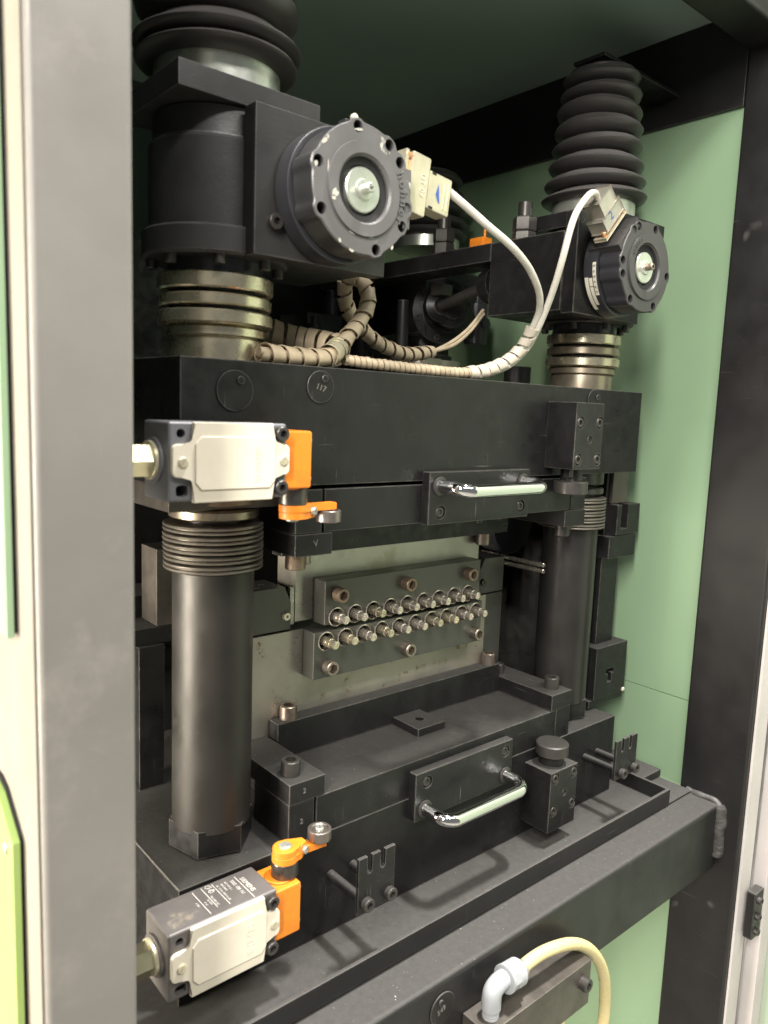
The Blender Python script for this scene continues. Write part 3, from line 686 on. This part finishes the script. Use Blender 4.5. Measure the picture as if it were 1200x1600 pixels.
# ================================================================== LIMIT SWITCHES
def switch(upper):
    # local: everything given for the lower one, z measured from the body's centre
    zc = -45 if upper else -468.5; s = -1 if upper else 1
    x0, x1, y0, y1 = 251, 357, 546, 592; h = 31
    lab = 'upper limit switch with cream cover and orange head before the crosshead beam' if upper else 'lower limit switch with cream cover and dirty printed grey housing, bottom left'
    t = thing('limit_switch', lab, 'limit switch', (304, 570, zc-h))
    hm = 'housing2' if upper else 'housing'
    cut = MB().cyl((x0+10, 536, zc+22), Y1, 3.6, 40, 20, 0).box(x0+6, x0+16, 536, 580, zc-27, zc-18, 2.5)
    body = MB().box(x0, x1, y0, y1, zc-h, zc+h, 2.5, 3)
    bd = part('housing', body, hm, t, cut=cut)
    for zq in (22.5, -22.5): screw((x1-7, 546, zc+zq), YN, 6.2, 6, t, 'blackscrew')
    # cover outline with ears
    W, H = 106.0, 62.0; L_, R_ = x0, x0+W
    def rc(cx, cz, r, a0, a1, n=4): return [(cx+r*cos(radians(a0+(a1-a0)*k/n)), cz+r*sin(radians(a0+(a1-a0)*k/n))) for k in range(n+1)]
    xi, xo, xj, xk = L_+19, L_+1.5, R_-15, R_+1.0
    ze, zf = 14, -12
    P = []
    P += rc(xi+1.5, 29.5, 1.5, 180, 90)+rc(xj-1.5, 29.5, 1.5, 90, 0)
    P += rc(xj+5, ze+5, 5, 180, 270)+rc(xk-5, ze-5, 5, 90, 0)+rc(xk-5, zf+5, 5, 0, -90)+rc(xj+5, zf-5, 5, 90, 180)
    P += rc(xj-1.5, -30.5, 1.5, 0, -90)+rc(xi+1.5, -30.5, 1.5, 270, 180)
    P += rc(xi-5, zf-5, 5, 0, 90)+rc(xo+5, zf+5, 5, 270, 180)+rc(xo+5, ze-5, 5, 180, 90)+rc(xi-5, ze+5, 5, 270, 360)
    cv = part('cover', MB().prism(list(reversed(P)), (0, 545.8, zc), X1, Z1, YN, 3.8, 1.2), 'cover', t)
    a_, b_, c_, d_ = xi+1, R_-14, -22, 20
    Q = [(a_+5, d_), (b_-5, d_), (b_, d_-6), (b_, c_+6), (b_-5, c_), (a_+5, c_), (a_, c_+6), (a_, d_-6)]
    part('raised_field', MB().prism(list(reversed(Q)), (0, 542.1, zc), X1, Z1, YN, 1.5, 1.0), 'cover', cv)
    part('embossed_name', MB().text('SIEMENS', (b_-17, 540.6, zc-1), ZN, X1, 7.8, .6), 'cover', cv)
    slotscrew((xo+8.5, 542, zc), YN, 4.2, 1.6, cv, 'connector', .9); slotscrew((xk-6.5, 542, zc), YN, 4.2, 1.6, cv, 'connector', 1.2)
    if not upper:
        mb = MB(); zt = zc+h+.12
        def line(txt, x, y, sz): mb.text(txt, (x, y, zt), YN, X1, sz, .2, True)
        line('SIEMENS', 339, 569, 6.4)
        line('3SE3 120 1U', 329.5, 571, 4.6); line('IEC 947-5-1', 323.5, 577, 2.9); line('VDE 0660', 319.6, 578, 2.9); line('AC 15 Ue 400V Ie 6A', 315.5, 571, 2.9)
        line('S E', 308.5, 582, 6); line('10A 500V AC', 304, 566, 2.8); line('Ui 500V', 299.5, 566, 2.6); line('IP 67', 295.6, 566, 2.6); line('A 300', 289, 569, 2.6)
        for xx, ya, yb in ((334.4, 586, 549), (312.2, 588, 553), (301.5, 588, 556), (292.5, 587, 551)):
            mb.box(xx, xx+.6, yb, ya, zt-.1, zt+.1, 0)
        for yy in (586, 579): 
            mb.rings([(2.6, 0), (2.6, .15), (2.0, .15), (2.0, 0)], 16, Matrix.Translation((307.5, yy, zt)), (False, False))
        part('printed_text', mb, 'print', bd)
    # gland on the left side
    g = thing('cable_gland', 'shiny yellowish cable gland on the %s limit switch, partly behind the near post' % ('upper' if upper else 'lower'), 'cable gland', (250, 572, zc))
    part('washer', MB().rings([(18, 0), (18, 2.2), (16, 3)], 40, frame((250.8, 571, zc), XN)), hm, g)
    part('lock_ring', MB().rings([(15.5, 3), (15.5, 5.5), (14, 6.5)], 40, frame((250.8, 571, zc), XN)), 'connector', g)
    hx = lambda t_: 12.2/cos((t_ % (pi/3))-pi/6)
    part('gland_nut', MB().rings([(hx, 6.6), (hx, 30), (11.5, 31)], 60, frame((250.8, 571, zc), XN)), 'gland', g)
    part('gland_sleeve', MB().rings([(10.5, 31), (10.5, 44), (8, 48)], 32, frame((250.8, 571, zc), XN)), 'gland', g)
    # orange head
    hd = MB().box(x1+.5, x1+29, 549.5, 590, zc-25 , zc+25, 2.2, 2) 
    ho = part('actuator_head', hd, 'orange', t)
    for (yy, zq) in ((556, 17), (556, -17), (583, 17), (583, -17)):
        o_ = screw((x1+29, yy, zc+zq), X1, 3.4, 2.2, ho, 'silver', 'head_screw', recess=.4)
    part('head_rim', MB().cyl((x1+16, 569, zc+s*25), (0, 0, s), 13.6, 1.6, 36, .4), 'orange', ho)
    cx, cy = 373+6, 568
    cx = 379
    zt = zc+s*26.4
    part('collar', MB().rings([(12.6, 0), (13, .6), (13, 13), (12.2, 14.5)], 40, frame((cx, cy, zt), (0, 0, s))), 'collar', t)
    # lever arm: eye around the shaft + narrow curved arm to the roller
    rx, ry = 419, 568
    eye = [(cx+12.5*cos(radians(q_)), cy+12.5*sin(radians(q_))) for q_ in range(50, 311, 20)]
    arm = [(cx+13, cy-9), (cx+20, cy-4), (rx-14, cy-4.5), (rx+5, cy-5.5), (rx+6.5, cy), (rx+5, cy+5.5), (rx-14, cy+4.5), (cx+20, cy+5), (cx+13, cy+9)]
    zl = zt+s*14.8
    lo_ = MB().prism(list(reversed(eye+arm)) if s > 0 else eye+arm, (0, 0, zl), X1, Y1, (0, 0, s), 6.5, .8)
    lv = part('lever_arm', lo_, 'orange', t)
    eye2 = [(cx+12*cos(radians(q_)), cy+12*sin(radians(q_))) for q_ in range(50, 311, 20)]+[(cx+13, cy-8), (cx+22, cy-3.5), (cx+22, cy+4), (cx+13, cy+8)]
    part('lever_clamp', MB().prism(list(reversed(eye2)) if s > 0 else eye2, (0, 0, zl+s*6.6), X1, Y1, (0, 0, s), 6.2, .8), 'orange', lv)
    slotscrew((cx, cy, zl+s*12.9), (0, 0, s), 6.2, 2.4, lv, 'silver', .6)
    screw((cx+18, cy-6, zl+s*6.2), (.5, -.85, 0), 4.0, 3.2, lv, 'silver', 'lever_screw', recess=.4)
    zr = zl+(s*7.2 if not upper else 3.2+s*3)
    if upper: zr = zl-7.2
    rings_ = [(4.3, 1.2), (7.6, 1.2), (8.8, 0), (11.2, 0), (11.8, .7), (11.8, 10.3), (11.2, 11), (8.8, 11), (7.6, 9.6), (4.3, 9.6)]
    ro = part('roller', MB().rings(rings_, 40, frame((rx, ry, zr), (0, 0, s))), 'roller', t)
    slotscrew((rx, ry, zr+s*9.6), (0, 0, s), 4.2, 2.6, ro, 'silver', 1.0)
switch(True); switch(False)

# ================================================================== CONNECTORS + CABLES
def connector(left):
    if left:
        Mx = Matrix.Translation((472, 551, 209)) @ Matrix.Rotation(radians(7), 4, 'Y')
        m1, m2 = 'connector', 'connector'
    else:
        # local +x = direction the plug leaves the port
        Mx = Matrix.Translation((857-46, 551, 184+41)) @ Matrix.Rotation(radians(-138), 4, 'Y')
        m1, m2 = 'connector2', 'connector2'
    t = thing('cable_plug', 'yellowed metal cable plug marked DT 09 with a blue arrow, on the left encoder' if left else 'dull nickel cable plug tilted up from the right encoder', 'cable plug', tuple(Mx @ Vector((0, 0, 0))))
    part('socket_shell', MB().box(1, 5, -8, 8, -26, 26, .6, M=Mx), 'connector', t)
    part('gasket', MB().box(5.1, 9, -6, 6, -19, 19, .8, M=Mx), 'copper', t)
    cutp = None
    part('plug_base', MB().box(9.2, 32 if left else 25, -9, 9, -27 if left else -22, 27 if left else 22, 2, M=Mx), m1, t)
    part('plug_hood', MB().box(*((32.2, 62) if left else (25.2, 44)), -8.5, 8.5, *((-17.5, 17.5) if left else (-17, 15)), 2, M=Mx), m2, t)
    for z in (-22, 22): part('thumb_screw', MB().cyl(tuple(Mx @ Vector((2, -5.5, z))), tuple(Mx.to_3x3() @ Vector((1, 0, 0))), 3, 9, 16), 'copper', t)
    R3 = Mx.to_3x3()
    if left: mb = MB().box(35, 40, -8.9, -8.3, -16.5, -14.5, 0, M=Mx).box(35, 40, -8.9, -8.3, 14.5, 16.5, 0, M=Mx)
    if left: part('slot_mark', mb, 'void', t)
    if left: part('rib', MB().box(52, 53.5, -9.3, -8.4, -13, 12, .2, M=Mx).box(57, 58.2, -9.3, -8.4, -13, 12, .2, M=Mx), m2, t)
    if left:
        part('embossed_mark', MB().text('DT 09', tuple(Mx @ Vector((24, -9.2, 0))), tuple(R3 @ Vector(ZN)), tuple(R3 @ Vector(X1)), 8, .9), 'cover', t)
        ar = MB().prism([(0, 8), (3.6, -9), (1.4, -8), (-2.5, -2)] , tuple(Mx @ Vector((44.5, -8.62, 0))), tuple(R3 @ Vector(X1)), tuple(R3 @ Vector(Z1)), tuple(R3 @ Vector(YN)), .2, 0)
        part('blue_arrow', ar, 'blueink', t)
    else:
        part('blue_mark', MB().text('2', tuple(Mx @ Vector((18, -9.2, 2))), tuple(R3 @ Vector(ZN)), tuple(R3 @ Vector(X1)), 15, .2), 'blueink', t)
    return Mx
ML = connector(True); MR = connector(False)
def ribbon(path, R, pitch, width, thick=.9, taper=.9, ph=0):
    """helical strip of plastic wound round a path"""
    P = smooth_path(path, 10)
    # arc length resample
    S = [0]
    for i in range(1, len(P)): S.append(S[-1]+(P[i]-P[i-1]).length)
    fr = frames(P); tot = S[-1]
    def at(s):
        s = max(0, min(tot-1e-4, s)); i = 0
        while i < len(S)-2 and S[i+1] < s: i += 1
        k = (s-S[i])/max(1e-6, S[i+1]-S[i]); k = max(0, min(1, k))
        p = P[i].lerp(P[i+1], k); u = fr[i][1].lerp(fr[i+1][1], k).normalized(); v = fr[i][2].lerp(fr[i+1][2], k).normalized(); return p, u, v
    mb = MB(); n = max(12, int(tot/pitch*22)); prev = None
    for i in range(n+1):
        s = tot*i/n; th_ = 2*pi*s/pitch+ph+.9*mnoise.noise(Vector((s*.035, R, 3))); cs = []; jr = 1+.10*mnoise.noise(Vector((s*.11, 7, R)))
        for (ds, rr) in ((-width/2, (R+.3)*jr), (width/2, R*taper*jr), (width/2, R*taper*jr-thick), (-width/2, (R+.3)*jr-thick)):
            p, u, v = at(s+ds); cs.append(mb.bm.verts.new(p+(u*cos(th_)+v*sin(th_))*rr))
        if prev:
            for k in range(4): mb.bm.faces.new((prev[k], prev[(k+1) % 4], cs[(k+1) % 4], cs[k]))
        else: mb.bm.faces.new(cs)
        prev = cs
    mb.bm.faces.new(list(reversed(prev))); return mb
cb = thing('signal_cable', 'white cable from the left plug curving down into the wrapped bundle on the beam', 'cable', (712, 600, 62))
c1 = [(531, 549, 199), (540, 548, 194), (552, 546, 187), (582, 540, 172), (622, 540, 160), (663, 548, 148), (695, 560, 132), (715, 574, 116), (722, 588, 99), (722, 602, 79), (705, 611, 62), (680, 616, 51)]
c1 = [(531, 549, 212), (541, 548, 208), (560, 545, 199), (586, 541, 186), (622, 540, 172), (661, 548, 157), (695, 560, 138), (715, 574, 120), (722, 588, 102), (722, 602, 80), (705, 611, 62), (680, 616, 51)]
part('cable_jacket', MB().tube(smooth_path(c1, 8), 4.0, 16), 'cable', cb)
cb2 = thing('signal_cable', 'white cable from the right plug hanging into the wrapped bundle on the beam', 'cable', (715, 600, 60))
c2 = [(777, 549, 250), (766, 544, 254), (752, 540, 251), (736, 536, 241), (718, 532, 225), (708, 530, 211), (704, 531, 197), (703, 536, 174), (711, 550, 149), (721, 568, 124), (726, 584, 100), (729, 600, 80), (712, 610, 60), (684, 616, 48)]
part('cable_jacket', MB().tube(smooth_path(c2, 8), 3.8, 16), 'cable', cb2)
bw = thing('wrapped_cable', 'cable bundle in pale spiral wrap climbing from the beam top to the two white cables', 'wrapped cable', (700, 612, 45))
bwp = [(722, 586, 104), (724, 597, 88), (718, 605, 74), (704, 611, 62), (684, 615, 53), (665, 617, 48.5), (648, 618, 47)]
part('spiral_wrap', ribbon(bwp, 8.2, 15, 11.5), 'wrapw', bw)
bw2 = thing('wrapped_cable', 'thin cable bundle in dirty tan wrap lying along the top edge of the beam', 'wrapped cable', (560, 618, 45))
bp2 = [(660, 617, 47.5), (630, 618, 46), (596, 618, 46), (549, 618, 46.5), (505, 618, 47.5), (470, 619, 49)]
part('cable_core', MB().tube(smooth_path(bp2, 8), 4.2, 12), 'wrap', bw2)
part('spiral_wrap', ribbon(bp2, 5.6, 7.5, 5.4, .6), 'wrap', bw2)
lp = thing('wrapped_cable', 'brown spiral wrapped cable looping up behind the beam below the left encoder', 'wrapped cable', (480, 640, 45))
lpp = [(368, 612, 49), (392, 612, 48), (421, 612, 48), (449, 614, 50), (466, 622, 60), (484, 630, 75), (502, 636, 91), (515, 640, 108), (519, 646, 126), (513, 656, 138), (508, 668, 136), (513, 678, 122), (524, 682, 104), (545, 684, 89), (573, 686, 75), (618, 692, 68), (668, 700, 74)]
part('cable_core', MB().tube(smooth_path(lpp, 8), 4.8, 12), 'wrap', lp)
part('spiral_wrap', ribbon(lpp, 8.6, 17, 14), 'wrap', lp)
tp = [(660, 699, 72), (674, 702, 76), (722, 717, 93), (772, 737, 116), (822, 760, 146)]
for k, d_ in enumerate(((0, 0), (3, 4), (-2, 5))):
    part('loose_core', MB().tube(smooth_path([(x+d_[0]*.3, y+d_[0], z-(i > 1 and d_[1])*1.0) for i, (x, y, z) in enumerate(tp)], 8), 2.4, 10), 'wrap', lp)
bwr = thing('wrapped_cable', 'fat loosely wound tan wrap lying behind the left bearing stack', 'wrapped cable', (440, 690, 60))
bp = [(385, 712, 92), (410, 703, 82), (434, 692, 72), (456, 676, 66), (470, 650, 62), (474, 632, 58)]
part('spiral_wrap', ribbon(bp, 17, 15, 11.5, .9, .97), 'wrap', bwr)
for k in range(3): part('cable_core', MB().tube(smooth_path([(x+k*3-3, y+k*5-5, z+k*4-6) for x, y, z in bp], 6), 4, 10), 'cable' if k == 1 else 'wrap', bwr)
part('tape_knot', ribbon([(446, 613, 51), (456, 617, 55), (468, 624, 62)], 11, 7, 7.4, .9, .95), 'connector', lp, 'yellow taped joint of the cable')

# ================================================================== REAR UNIT
R_ = thing('rear_gearbox', 'black flanged gearbox in the shade behind the cables', 'gearbox', (925, 994, 60))
part('housing', MB().box(868, 990, 930, 1058, 128, 235, 2), 'black', R_)
part('front_flange', MB().rings([(50, 0), (52, 2), (52, 12), (36, 16), (36, 34), (30, 38), (30, 52), (18, 56), (18, 64)], 48, frame((905, 930, 165), (-.45, -.9, 0))), 'black', R_)
for k in range(6):
    a_ = k*pi/3+.3; fm_ = frame((905, 930, 165), (-.45, -.9, 0)); screw(tuple(fm_ @ Vector((44*cos(a_), 44*sin(a_), 11))), (-.45, -.9, 0), 5, 5, R_)
part('neck', MB().rings([(44, 62), (44, 80), (52, 82), (52, 96), (46, 98), (46, 128)], 48, Matrix.Translation((925, 994, 0))), 'black', R_)
part('hose_clamp', MB().rings([(66, 74), (68, 75), (68, 86), (66, 87)], 56, Matrix.Translation((915, 985, 0))), 'connector2', R_)
part('clamp_buckle', MB().box(862, 900, 918, 930, 72, 88, 2), 'connector2', R_)
bellows(925, 994, [(297, 70, 17), (316, 68, 18), (338, 64, 21), (362, 60, 22), (386, 57, 22)], 'black rubber bellows in the shade, half hidden behind the left encoder', (272, 290, 56))
bk = thing('bearer_bar', 'long black bar running back from the right gearbox with large nuts on top', 'steel bar', (800, 850, 228))
part('bar_body', MB().box(789, 840, 721, 1150, 204, 228, 1.2), 'black', bk)
for i, (x, y) in enumerate(((812, 836), (830, 700))):
    g_ = lambda R: (lambda t_: R/cos((t_ % (pi/3))-pi/6))
    z0 = 228 if i == 0 else 227
    part('hex_nut', MB().rings([(g_(13), z0), (g_(14), z0+2), (g_(14), z0+16), (g_(13), z0+18)], 48, Matrix.Translation((x, y, 0))), 'blackscrew', bk)
    part('hex_nut', MB().rings([(g_(13), z0+19), (g_(14), z0+21), (g_(14), z0+35), (g_(13), z0+37)], 48, Matrix.Translation((x, y, 0))), 'blackscrew', bk)
    part('stud', MB().cyl((x, y, z0+37), Z1, 9.5, 20, 24, 1), 'blackscrew', bk)
cp = thing('coupling_shaft', 'dark jointed drive shaft between the rear gearbox and the right gearbox', 'shaft', (830, 800, 165))
part('shaft', MB().tube([(858, 880, 166), (836, 800, 175), (826, 724, 184)], 8, 20), 'blackscrew', cp)
part('joint', MB().rings([(10, 0), (22, 3), (24, 18), (14, 26)], 36, frame((864, 905, 164), (-.25, -1, .08))), 'black', cp)
part('joint', MB().rings([(12, 0), (24, 10), (26, 24), (26, 32)], 36, frame((832, 770, 178), (-.1, -1, .08))), 'black', cp)
part('coupling_block', MB().box(842, 868, 868, 892, 180, 198, 2), 'blackscrew', cp)
for (xx, yy, zz_, rr_, hh_) in ((1000, 940, 120, 20, 70), (760, 1040, 60, 14, 120), (840, 1060, 90, 24, 40), (700, 1000, 70, 10, 60)):
    part('rear_fitting', MB().cyl((xx, yy, zz_), Z1, rr_, hh_, 24, 1.5).cyl((xx, yy, zz_+hh_), Z1, rr_*.6, 12, 20, 1).cyl((xx, yy-rr_+2, zz_+hh_*.5), YN, rr_*.5, 8, 6, .6), 'encblack', R_)
og = solo('switch_head', MB().box(812, 832, 758, 784, 228.5, 246, 2).cyl((822, 764, 246), Z1, 2, 12, 12, .3), 'orange', 'small orange switch head on the bearer bar behind the white cable', 'switch head', (822, 770, 228))
rc_ = thing('rear_column', 'dark vertical column in the shade behind the right gearbox, standing on the beam level', 'column', (925, 994, -440))
part('sleeve', MB().rings([(39, -440), (39, 60)], 48, Matrix.Translation((925, 994, 0))), 'black', rc_)
for xx, yy in ((795, 900), (1000, 840)):
    sp_ = thing('support_rod', 'thin dark vertical rod seen %s the cables behind the beam' % ('left of the meeting point of' if xx < 900 else 'right of the meeting point of'), 'rod', (xx, yy, 40))
    part('rod_body', MB().cyl((xx, yy, -100), Z1, 9 if xx < 900 else 22, 268 if xx < 900 else 180, 24), 'black', sp_)
rb2 = thing('rear_crosshead', 'black rear crosshead beam in the shade behind the front one', 'steel beam', (637, 994, -74))
part('beam_body', MB().box(286, 989, 934, 1054, -74, 39, 1.2), 'black', rb2)

# ================================================================== LEFT REAR SHELF, RIGHT RAIL
sh = thing('side_shelf', 'dark steel shelf on a leg behind the left column', 'shelf', (345, 840, -440))
part('leg', MB().box(331, 361, 795, 832, -439.5, -271.5, .8), 'black', sh)
part('shelf_top', MB().box(230, 436, 800, 912, -271, -252, .8), 'black', sh)
part('riser', MB().box(354, 425, 800, 842, -251.5, -163, .8), 'manifold', sh)
part('cross_bar', MB().box(240, 420, 846, 905, -251.5, -225, .8), 'black', sh)
tb_ = thing('rear_hose', 'thin pale looped hose end behind the left column', 'hose', (420, 900, -330))
part('hose_loop', MB().tube(smooth_path([(440, 960, -340), (420, 930, -322), (402, 915, -330), (404, 920, -352), (425, 940, -350)], 6), 3.5, 10), 'fitting', tb_)
rl = thing('sensor_rail', 'vertical black rail with slotted blocks beside the right column, against the green wall', 'rail', (1010, 655, -420))
part('rail_bar', MB().box(990, 1034, 646, 664, -400, 35, .8), 'black', rl)
part('rail_face', MB().box(996, 1036, 640, 645.6, -125, 35, .8), 'manifold', rl, 'paler upper length of the rail')
u1 = part('slotted_block', MB().box(998, 1058, 630, 668, -172, -126, .8), 'black', rl, cut=MB().box(1008, 1026, 600, 645, -163, -110, 0))
part('slotted_block', MB().box(985, 1056, 632, 668, -207, -173.5, .8), 'black', rl)
part('lower_block', MB().box(972, 1054, 630, 690, -424, -343, .8), 'black', rl, cut=MB().prism([(1000,-388),(1005,-388),(1005,-402),(1016,-402),(1016,-388),(1021,-388),(1021,-380),(1000,-380)], (0, 600, 0), X1, Z1, Y1, 42, 0))
part('foot_plate', MB().box(965, 1054, 633, 690, -436, -425, .8), 'black', rl)
screw((1000, 655, -343), Z1, 7.5, 14, rl)
part('cable_tie', MB().box(1047, 1053, 628, 632, -424, -419, .8), 'cover', rl)
rs_ = thing('rear_shade_sheets', 'dark sheets added behind the machine to blacken the gaps, with a few rear fittings', 'dark backing', (900, 900, -440))
part('plate_body', MB().box(780, 1090, 850, 900, -439.6, -75, 1), 'black', rs_)  # black sheet over the lit green wall, standing in for deep shade
part('upper_shade_sheet', MB().box(420, 1090, 1110, 1120, 66, 232, 1), 'black', rs_)  # added black sheet, darkens the space below the bearer bar
part('valve_box', MB().box(700, 770, 1020, 1100, 70, 150, 2), 'encblack', rs_)
part('cheek_shade_sheet', MB().box(984, 996, 690, 849, -439.6, -75, 1), 'black', rs_)  # added black sheet, blackens the gap beside the right column
part('back_shade_sheet', MB().box(131, 640, 930, 940, -439.6, -75, 1), 'black', rs_)  # added black sheet, darkens the view behind the left column
part('actuator_drum', MB().cyl((905, 800, -165), YN, 46, 50, 48, 2), 'encblack', rs_)
part('cover_block', MB().box(880, 915, 815, 849, -300, -240, 2), 'encblack', rs_)

# ================================================================== LOWER PIPE FITTING
mf = thing('manifold_block', 'brown brushed steel block on the front of the lower cross tube', 'steel block', (628, 458, -664))
part('block_body', MB().box(541, 716, 440, 476.6, -668, -613, 1.2), 'manifold', mf)
screw((700, 440, -634), YN, 8, 9, mf, 'blackscrew')
mb = MB().box(541, 716, 478, 520, -720, -668.5, 1)
part('lower_leg', mb, 'black', mf)
ft = thing('pipe_fitting', 'pale grey plastic elbow fitting screwed into the steel block', 'pipe fitting', (561, 455, -613))
fx, fy = 561, 456
ang = radians(16)
part('threaded_stem', MB().rings([(8.8, -613), (8.8, -611), (7.6, -610.4), (8.8, -609.8), (8.8, -608), (7.6, -607.4), (8.8, -606.8), (8.8, -602)], 28, Matrix.Translation((fx, fy, 0))), 'fitting', ft)
el = [(fx, fy, -603), (fx, fy, -592), (fx+2, fy, -585), (fx+8, fy, -581), (fx+16, fy, -580), (fx+26, fy, -581)]
part('elbow', MB().tube(smooth_path(el, 5), lambda k: 10.2-.6*k, 28), 'fitting', ft)
FM = frame((fx+18, fy, -581), (1, 0, -.06))
hx = lambda R: (lambda t_: R/cos((t_ % (pi/4))-pi/8))
part('lock_nut', MB().rings([(12, 0), (14.5, 1), (14.5, 4), (hx(13), 4.5), (hx(13), 13), (14.2, 14), (14.2, 22), (12.5, 24)], 64, FM), 'fitting', ft)
part('hose_tail', MB().rings([(9.5, 24), (9.5, 30), (8.5, 31)], 32, FM), 'connector2', ft)
hs = thing('air_hose', 'yellowed plastic hose arching from the grey elbow fitting down past the steel block', 'hose', (700, 456, -640))
hp_ = [(fx+44, fy, -583), (fx+60, fy, -580), (648, 455, -580), (690, 455, -591), (724, 455, -610), (750, 455, -636), (768, 455, -666), (776, 455, -700), (776, 455, -740), (765, 457, -790), (740, 462, -850)]
part('hose_body', MB().tube(smooth_path(hp_, 8), 6.9, 20), 'hose', hs)
h2 = thing('air_hose', 'second yellowed hose partly hidden behind the right end of the steel block', 'hose', (735, 480, -700))
part('hose_body', MB().tube(smooth_path([(742, 500, -668), (744, 492, -690), (738, 488, -720), (722, 486, -760), (716, 486, -820)], 8), 6.0, 16), 'hose', h2)
part('hose_fitting', MB().cyl((742, 500, -690), Z1, 8, 45, 24, 1), 'fitting', h2)

# ------------------------------------------------------------------ kinds that appear more than once
GR = {'guide_column': 'guide columns', 'screw_jack_gearbox': 'gearboxes on the beam', 'thrust_bearing': 'bearing stacks under the gearboxes', 'rotary_encoder': 'rotary encoders',
      'rubber_bellows': 'rubber bellows', 'stop_block': 'stop blocks', 'die_set': 'die sets', 'pull_handle': 'chrome pull handles', 'pin_block': 'pin blocks', 'wedge_guide': 'wedge guides',
      'fork_bracket': 'fork brackets', 'limit_switch': 'limit switches', 'cable_gland': 'cable glands', 'cable_plug': 'cable plugs', 'signal_cable': 'white signal cables',
      'wrapped_cable': 'spiral wrapped cables', 'metal_tag': 'round metal tags', 'support_rod': 'support rods', 'air_hose': 'yellowed hoses'}
for o in list(COL.objects):
    if o.parent is None and o.name.split('.')[0] in GR: o['group'] = GR[o.name.split('.')[0]]
